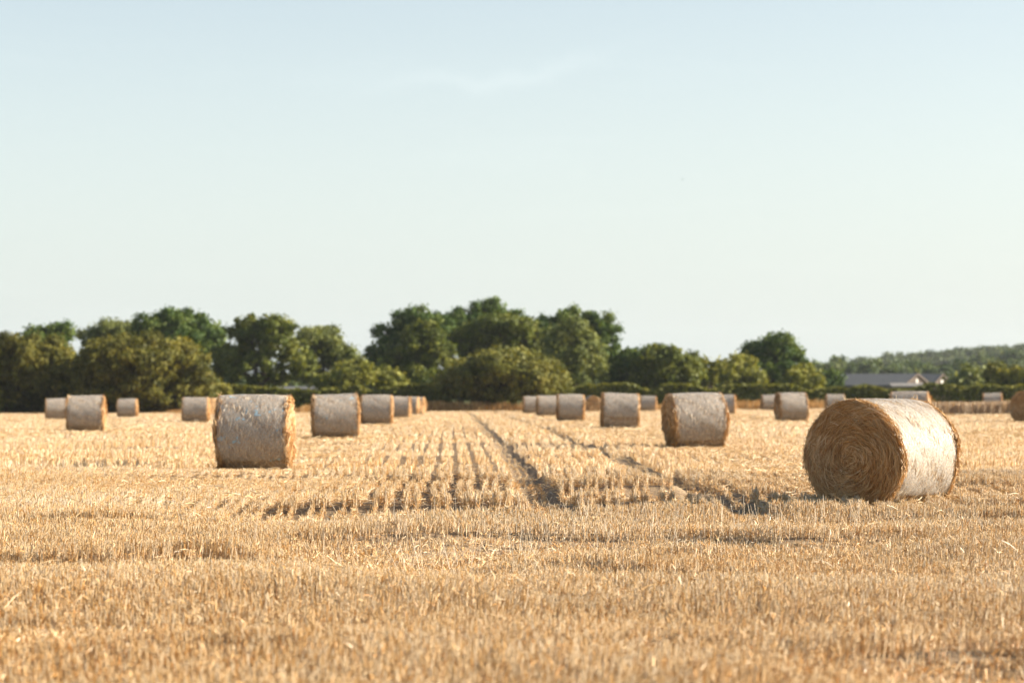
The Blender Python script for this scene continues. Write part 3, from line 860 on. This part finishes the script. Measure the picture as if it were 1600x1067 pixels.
# hedges along the far side of the field
def hedge(label, px0, px1, d, top_px, seed, wid=1.6):
    r_ = np.random.default_rng(seed)
    x0 = ray(px0, 620)[0] * d; x1 = ray(px1, 620)[0] * d
    loc = Vector(((x0 + x1) / 2, d, float(base_z((x0 + x1) / 2, d))))
    zt = at(800, top_px, d).z
    ac = Acc()
    n = int(abs(x1 - x0) * 800)
    x = r_.uniform(x0, x1, n)
    zb = base_z(x, d)
    hh = (zt - zb) * (.80 + .34 * vnoise(x * .55, x * 0, seed) + .10 * vnoise(x * 2.1, x * 0, seed + 1))
    face = r_.uniform(0, 1, n)
    y = np.where(face < .6, -wid / 2, r_.uniform(-wid / 2, wid / 2, n)) + r_.normal(0, .16, n)
    z = np.where(face < .6, r_.uniform(.02, 1, n) * hh, hh * (1 - .12 * r_.uniform(0, 1, n) ** 2)) + zb
    p = np.stack([x - loc.x, y, z - loc.z], 1)
    nrm = unit(r_.normal(0, .8, (n, 3)) + np.where(face < .6, -1, 0)[:, None] * np.array([0, 1, 0]) + np.array([0, 0, .5]))
    t1 = unit(np.cross(nrm, r_.normal(0, 1, (n, 3)))); t2 = np.cross(nrm, t1)
    w = .17 * r_.uniform(.6, 1.4, n)
    co, f = cards(p, t1, t2, w, w)
    cl = vnoise(x * 1.2, z * 1.5, seed + 3)
    ac.add(co, f, np.repeat(np.clip(.5 * cl + .5 * r_.uniform(0, 1, n), 0, 1), 4))
    root = obj('hedge', ac.mesh('hedge'), M_hedge, None, loc)
    tag(root, label, 'hedge', 'field hedges')
hedge('dark low hedge behind the left row of bales, left of the domed bush', 335, 700, 204, 606, 51)
hedge('long clipped sunlit hedge behind the right bales and below the barns', 880, 1680, 206, 606, 52)
hedge('dark undergrowth hedge below the huge bushes at far left', -80, 340, 203, 612, 53)

# dry grass margin at the foot of the hedges
dg = Acc()
n = 26000
x = rng.uniform(-54, 54, n); y = rng.uniform(192, 196, n)
pat = vnoise(x * .35, y * .1, 61) * .7 + vnoise(x * 1.3, y * .2, 62) * .45
left = x < -24
hgt = np.where(left, .35, .8) * np.clip(pat * 1.5 - .05, .08, 1.15) * rng.uniform(.6, 1.15, n)
k = ~((x > 23) & (x < 60)) | (rng.uniform(0, 1, n) < .5)
x, y, hgt = x[k], y[k], hgt[k]
stalk_quads(dg, x, y, hgt, np.full(len(x), .06), base_z(x, y), rng.normal(0, .2, len(x)), rng.normal(0, .1, len(x)), rng.uniform(0, 1, len(x)), .4)
o = obj('dry_grass', dg.mesh('dry_grass'), M_dry)
tag(o, 'tall dry orange grass along the foot of the hedges', 'dry grass', kind='stuff')

# strip of standing crop on the right
cr = Acc()
n = 26000
x = rng.uniform(23.2, 46, n); y = 122 + (x - 23) * .18 + rng.uniform(0, 7, n)
zc = base_z(x, y)
hh = (.70 + .10 * vnoise(x * .8, y * .8, 71)) * rng.uniform(.85, 1.06, n)
stalk_quads(cr, x, y, hh, np.full(n, .035), zc, rng.normal(0, .06, n), rng.normal(0, .06, n), rng.uniform(0, 1, n), 1.3)
o = obj('standing_crop', cr.mesh('standing_crop'), M_crop)
tag(o, 'strip of uncut ripe crop standing at the right, before the hedge', 'crop', kind='stuff')

# ------------------------------------------------------------------ far woods
def wood(label, px0, px1, d0, d1, top0, top1, seed, hmin=.5, leaf=.75):
    """a far mass of trees between two pixel columns, its skyline going from top0 to top1"""
    r_ = np.random.default_rng(seed)
    ac = Acc(); lob = []
    nt = int((px1 - px0) / 15)
    for row in range(3):
        d = d0 + (d1 - d0) * row / 2
        ppm = FPX / d
        for k in range(nt):
            px = px0 + (px1 - px0) * (k + r_.uniform(0, 1)) / nt
            tpx = top0 + (top1 - top0) * (px - px0) / (px1 - px0) + (2 - row) * 3.5 + 9 * (vnoise(np.array([px * .045]), np.array([row * 3.1]), seed)[0] - .35) + r_.uniform(-6, 6)
            p = at(px, tpx, d)
            g = float(base_z(p.x, d))
            h = max(3.0, p.z - g)
            r0 = r_.uniform(2.3, 4.0) * d / 700
            lob.append(((p.x, d + r_.uniform(-6, 6), p.z - r0 * .7), r0, r0, r0 * .75))
            lob.append(((p.x + r_.uniform(-2, 2), d + r_.uniform(-6, 4), g + h * .45), r0 * 1.15, r0, h * .45))
    foliage(ac, lob, leaf * (d0 / 700) ** .5, .8, r_, clump=2.0 * (d0 / 700) ** .5)
    o = obj('distant_wood', ac.mesh('distant_wood'), M_far)
    tag(o, label, 'woodland', kind='stuff')
wood('far low wood behind the barns and right of the round oak', 1262, 1500, 560, 640, 569, 573, 81)
wood('farthest hazy wooded rise on the right skyline', 1345, 1660, 1000, 1120, 574, 545, 82)
wood('nearer wood closing the skyline at the right edge', 1490, 1680, 640, 720, 566, 548, 83)
wood('low far wood glimpsed behind the central trees', 520, 1200, 430, 480, 588, 584, 84)
wood('low far wood behind the left bushes', -80, 545, 430, 480, 575, 592, 85)

# ------------------------------------------------------------------ barns
def box(co, f, x0, x1, y0, y1, z0, z1):
    b = len(co)
    co += [(x0, y0, z0), (x1, y0, z0), (x1, y1, z0), (x0, y1, z0), (x0, y0, z1), (x1, y0, z1), (x1, y1, z1), (x0, y1, z1)]
    f += [(b, b + 3, b + 2, b + 1), (b + 4, b + 5, b + 6, b + 7), (b, b + 1, b + 5, b + 4), (b + 1, b + 2, b + 6, b + 5), (b + 2, b + 3, b + 7, b + 6), (b + 3, b, b + 4, b + 7)]

def pydata(name, co, f, mat, parent):
    me = bpy.data.meshes.new(name); me.from_pydata([tuple(c) for c in co], [], f); me.update()
    return obj(name, me, mat, parent)

def barn(label, gable_px, eave_px, apex_px, half_px, d, length, ang, group):
    """gable end at pixel column gable_px; ridge runs back-left at `ang` degrees from +x"""
    ppm = FPX / d
    W = 2 * half_px / ppm / abs(math.sin(R(ang)))
    p = at(gable_px, eave_px, d); q = at(gable_px, apex_px, d)
    g = float(base_z(p.x, d))
    root = empty('barn', (p.x, d, g), R(ang))            # local +x runs away along the ridge, gable at x = 0
    eh = p.z - g; ah = q.z - g; w = W / 2
    co = [(0, -w, 0), (0, w, 0), (0, w, eh), (0, 0, ah), (0, -w, eh), (length, -w, 0), (length, w, 0), (length, w, eh), (length, 0, ah), (length, -w, eh)]
    f = [(0, 4, 3, 2, 1), (5, 6, 7, 8, 9), (0, 5, 9, 4), (1, 2, 7, 6)]
    pydata('wall', co, f, M_brick, root)
    co = []; f = []
    sl = (ah - eh) / w
    for s in (-1, 1):
        b = len(co); e = w + .35
        for x in (-.3, length + .3):
            co += [(x, 0, ah + .05), (x, s * e, eh - .35 * sl + .05), (x, s * e, eh - .35 * sl + .2), (x, 0, ah + .2)]
        f += [(b, b + 1, b + 2, b + 3), (b + 4, b + 7, b + 6, b + 5), (b + 3, b + 2, b + 6, b + 7), (b, b + 4, b + 5, b + 1), (b + 1, b + 5, b + 6, b + 2)]
    pydata('roof', co, f, M_slate, root)
    co = []; f = []
    for s in (-1, 1):
        b = len(co); e = w + .38
        for x in (-.42, -.31):
            co += [(x, 0, ah - .12), (x, s * e, eh - .38 * sl - .12), (x, s * e, eh - .38 * sl + .24), (x, 0, ah + .24)]
        f += [(b, b + 1, b + 2, b + 3), (b + 4, b + 7, b + 6, b + 5), (b + 3, b + 2, b + 6, b + 7), (b, b + 4, b + 5, b + 1), (b + 1, b + 5, b + 6, b + 2)]
    pydata('bargeboard', co, f, M_barge, root)
    # round white vent in the gable
    n = 20; co = []; f = []
    for x in (-.14, .01):
        for k in range(n):
            a = 2 * math.pi * k / n
            co.append((x, math.cos(a) * .40, eh + (ah - eh) * .36 + math.sin(a) * .55))
    f.append(tuple(range(n))); f += [(k, k + n, (k + 1) % n + n, (k + 1) % n) for k in range(n)]
    pydata('gable_vent', co, f, M_white, root)
    co = []; f = []
    box(co, f, -.10, .02, -1.4, 1.4, 0, 2.6)
    dr = pydata('door', co, f, M_barge, root)
    tag(root, label, 'barn', group)
    return root
barn('left barn gable of the pair, long grey slate roof running left', 1432, 602, 585, 27, 430, 21, 143, 'barns beyond the hedge')
barn('right barn gable of the pair, next to the pale shrub', 1471, 602, 585.5, 20, 437, 16, 143, 'barns beyond the hedge')

def shed(label, px0, px1, top_px, eave_px, d, mat_roof, ry=4.0, name='shed'):
    x0 = ray(px0, 600)[0] * d; x1 = ray(px1, 600)[0] * d
    g = float(base_z((x0 + x1) / 2, d))
    root = empty(name, ((x0 + x1) / 2, d, g))
    zt = at(800, top_px, d).z - g; ze = at(800, eave_px, d).z - g; h = (x1 - x0) / 2
    co = []; f = []; box(co, f, -h, h, 0, ry, 0, ze - .06)
    pydata('wall', co, f, M_brick, root)
    co = [(-h - .2, -.3, ze - .05), (h + .2, -.3, ze - .05), (h + .2, ry / 2, zt), (-h - .2, ry / 2, zt), (h + .2, ry + .3, ze - .05), (-h - .2, ry + .3, ze - .05)]
    co += [(x, y, z + .1) for x, y, z in co]
    f = [(0, 3, 2, 1), (3, 5, 4, 2), (6, 7, 8, 9), (9, 8, 10, 11), (0, 1, 7, 6), (1, 2, 8, 7), (2, 4, 10, 8), (4, 5, 11, 10), (5, 3, 9, 11), (3, 0, 6, 9)]
    pydata('roof', co, f, mat_roof, root)
    tag(root, label, 'shed')
shed('low shed with pale flat looking roof before the barn gables', 1394, 1456, 599, 603.5, 395, M_tin)
shed('low bluish grey roofed shed glimpsed above the hedge left of the yellow green shrub', 405, 490, 604.8, 608, 300, M_slate)
shed('pale tin roofed shed seen above the hedge below the round oak', 1196, 1234, 600.5, 604, 260, M_tin)

# a bird high in the sky
def bird():
    p = at(1066.5, 280.5, 160)
    root = empty('bird', p, R(20))
    prof = [(-.17, .005), (-.13, .018), (-.05, .042), (.03, .046), (.09, .03), (.12, .028), (.15, .02), (.185, .003)]
    co, f = tube([(x, 0, .006 * math.sin(i)) for i, (x, r) in enumerate(prof)], [r for x, r in prof], 10)
    ac = Acc(); ac.add(co, f, np.zeros(len(co))); obj('body', ac.mesh('body', True), M_feather, root)
    for s in (-1, 1):
        co = [(.06, 0, .03), (-.05, 0, .03), (.07, s * .10, .07), (-.06, s * .11, .065), (.02, s * .22, .05), (-.05, s * .21, .045), (-.05, s * .31, .02)]
        co += [(x, y, z + .008) for x, y, z in co]
        f = [(0, 2, 3, 1), (2, 4, 5, 3), (4, 6, 5), (7, 8, 10, 9), (9, 10, 12, 11), (11, 12, 13), (0, 7, 9, 2), (2, 9, 11, 4), (4, 11, 13, 6), (6, 13, 12, 5), (5, 12, 10, 3), (3, 10, 8, 1)]
        pydata('wing', co, f, M_feather, root)
    co = [(-.15, 0, .01), (-.27, .05, .01), (-.27, -.05, .01), (-.15, 0, .02), (-.27, .05, .018), (-.27, -.05, .018)]
    pydata('tail', co, [(0, 1, 2), (3, 5, 4), (0, 3, 4, 1), (1, 4, 5, 2), (2, 5, 3, 0)], M_feather, root)
    root.scale = (.45, .45, .45)
    tag(root, 'tiny dark bird flying alone high in the pale sky', 'bird')
M_feather = noise_mat('dark_feathers', [(.3, (.03, .03, .03)), (.7, (.06, .055, .05))], 20)
bird()

# ------------------------------------------------------------------ haze
def haze():
    co = []; f = []
    box(co, f, -2600, 2600, -70, 2300, -4.5, 62)
    o = pydata('haze', co, f, None, None)
    m, nt, N, L = new_mat('thin_haze')
    v = N.new('ShaderNodeVolumePrincipled'); v.inputs['Color'].default_value = (.86, .92, .97, 1)
    v.inputs['Density'].default_value = HAZE; v.inputs['Anisotropy'].default_value = .2
    out = N.new('ShaderNodeOutputMaterial'); L.new(v.outputs[0], out.inputs['Volume'])
    o.data.materials.append(m)
    tag(o, 'thin pale summer haze hanging over the whole field and woods', 'haze', kind='stuff')
HAZE = .00008
haze()

# ------------------------------------------------------------------ light, sky, camera
SUN_EL = R(23); SUN_AZ = R(4)          # azimuth measured from +x towards +y
sd = Vector((math.cos(SUN_AZ) * math.cos(SUN_EL), math.sin(SUN_AZ) * math.cos(SUN_EL), math.sin(SUN_EL)))
sl = bpy.data.lights.new('sun', 'SUN'); sl.energy = 4.0; sl.angle = R(.6); sl.color = (1, .895, .75)
so = bpy.data.objects.new('sun', sl); C.objects.link(so)
so.rotation_euler = (-sd).to_track_quat('-Z', 'Y').to_euler(); so.location = sd * 50 + Vector((0, 20, 5))

w = bpy.data.worlds.new('World'); bpy.context.scene.world = w; w.use_nodes = True
nt = w.node_tree; N = nt.nodes; L = nt.links; N.clear()
sky = N.new('ShaderNodeTexSky'); sky.sky_type = 'NISHITA'; sky.sun_disc = False
sky.sun_elevation = SUN_EL; sky.sun_rotation = math.pi / 2 - SUN_AZ
sky.air_density = 1.0; sky.dust_density = 3.5; sky.ozone_density = 1.0; sky.altitude = 50
# thin cirrus: lifts the sky slightly in drawn-out wisps
tc = N.new('ShaderNodeTexCoord')
mp = N.new('ShaderNodeMapping'); mp.inputs['Rotation'].default_value = (0, R(-9), 0); mp.inputs['Scale'].default_value = (5, 5, 34)
L.new(tc.outputs['Generated'], mp.inputs['Vector'])
nz = N.new('ShaderNodeTexNoise'); nz.inputs['Scale'].default_value = 1.6; nz.inputs['Detail'].default_value = 6; nz.inputs['Distortion'].default_value = .6
L.new(mp.outputs[0], nz.inputs['Vector'])
mr = N.new('ShaderNodeMapRange'); mr.inputs['From Min'].default_value = .56; mr.inputs['From Max'].default_value = .82; mr.inputs['To Max'].default_value = .035
L.new(nz.outputs['Fac'], mr.inputs['Value'])
sx = N.new('ShaderNodeSeparateXYZ'); L.new(tc.outputs['Generated'], sx.inputs[0])
hf_ = N.new('ShaderNodeMapRange'); hf_.interpolation_type = 'SMOOTHSTEP'
hf_.inputs['From Min'].default_value = -.05; hf_.inputs['From Max'].default_value = .42; hf_.inputs['To Min'].default_value = .62; hf_.inputs['To Max'].default_value = .0
L.new(sx.outputs['Z'], hf_.inputs['Value'])
hz = N.new('ShaderNodeMix'); hz.data_type = 'RGBA'; L.new(hf_.outputs[0], hz.inputs[0])
L.new(sky.outputs[0], hz.inputs[6]); hz.inputs[7].default_value = (6.0, 6.3, 6.2, 1)
cm = N.new('ShaderNodeMix'); cm.data_type = 'RGBA'
L.new(mr.outputs[0], cm.inputs[0]); L.new(hz.outputs[2], cm.inputs[6]); cm.inputs[7].default_value = (7.4, 7.6, 7.4, 1)
def mth(op, a, b=None, c=None):
    n = N.new('ShaderNodeMath'); n.operation = op
    for k, v in enumerate((a, b, c)):
        if v is None: continue
        if isinstance(v, (int, float)): n.inputs[k].default_value = v
        else: L.new(v, n.inputs[k])
    return n.outputs[0]
nw = N.new('ShaderNodeTexNoise'); nw.inputs['Scale'].default_value = 26; nw.inputs['Detail'].default_value = 5
L.new(tc.outputs['Generated'], nw.inputs['Vector'])
v_ = mth('SUBTRACT', mth('SUBTRACT', sx.outputs['Z'], mth('MULTIPLY', sx.outputs['X'], .16)), .1405)
v_ = mth('ADD', v_, mth('MULTIPLY', mth('SUBTRACT', nw.outputs['Fac'], .5), .035))
ga = mth('EXPONENT', mth('MULTIPLY', mth('MULTIPLY', v_, v_), -1 / .0045 ** 2))
x_ = mth('ADD', sx.outputs['X'], .004)
gb = mth('EXPONENT', mth('MULTIPLY', mth('MULTIPLY', x_, x_), -1 / .042 ** 2))
wf = mth('MULTIPLY', mth('MULTIPLY', ga, gb), .07)
wm = N.new('ShaderNodeMix'); wm.data_type = 'RGBA'; L.new(wf, wm.inputs[0]); L.new(cm.outputs[2], wm.inputs[6]); wm.inputs[7].default_value = (7.6, 7.7, 7.5, 1)
cm = wm
bg = N.new('ShaderNodeBackground'); bg.inputs['Strength'].default_value = .0590
ti = N.new('ShaderNodeMix'); ti.data_type = 'RGBA'; ti.blend_type = 'MULTIPLY'; ti.inputs[0].default_value = 1
L.new(cm.outputs[2], ti.inputs[6]); ti.inputs[7].default_value = (.95, .985, .982, 1)
L.new(ti.outputs[2], bg.inputs['Color'])
wo = N.new('ShaderNodeOutputWorld'); L.new(bg.outputs[0], wo.inputs['Surface'])

cam = bpy.data.cameras.new('camera'); cam.sensor_width = 36; cam.lens = FPX * 36 / 1600; cam.clip_end = 6000; cam.clip_start = .1
cam.dof.use_dof = True; cam.dof.focus_distance = 22.5; cam.dof.aperture_fstop = 2.1; cam.dof.aperture_blades = 0
co_ = bpy.data.objects.new('camera', cam); C.objects.link(co_)
co_.location = (0, 0, CAM_Z); co_.rotation_euler = (math.pi / 2 + PITCH, 0, 0)
S = bpy.context.scene
S.camera = co_
S.view_settings.view_transform = 'Standard'; S.view_settings.look = 'None'; S.view_settings.exposure = 1.76; S.view_settings.gamma = 1
S.render.engine = 'CYCLES'
S.cycles.use_denoising = True
S.cycles.max_bounces = 8; S.cycles.diffuse_bounces = 4; S.cycles.transparent_max_bounces = 8; S.cycles.volume_bounces = 0
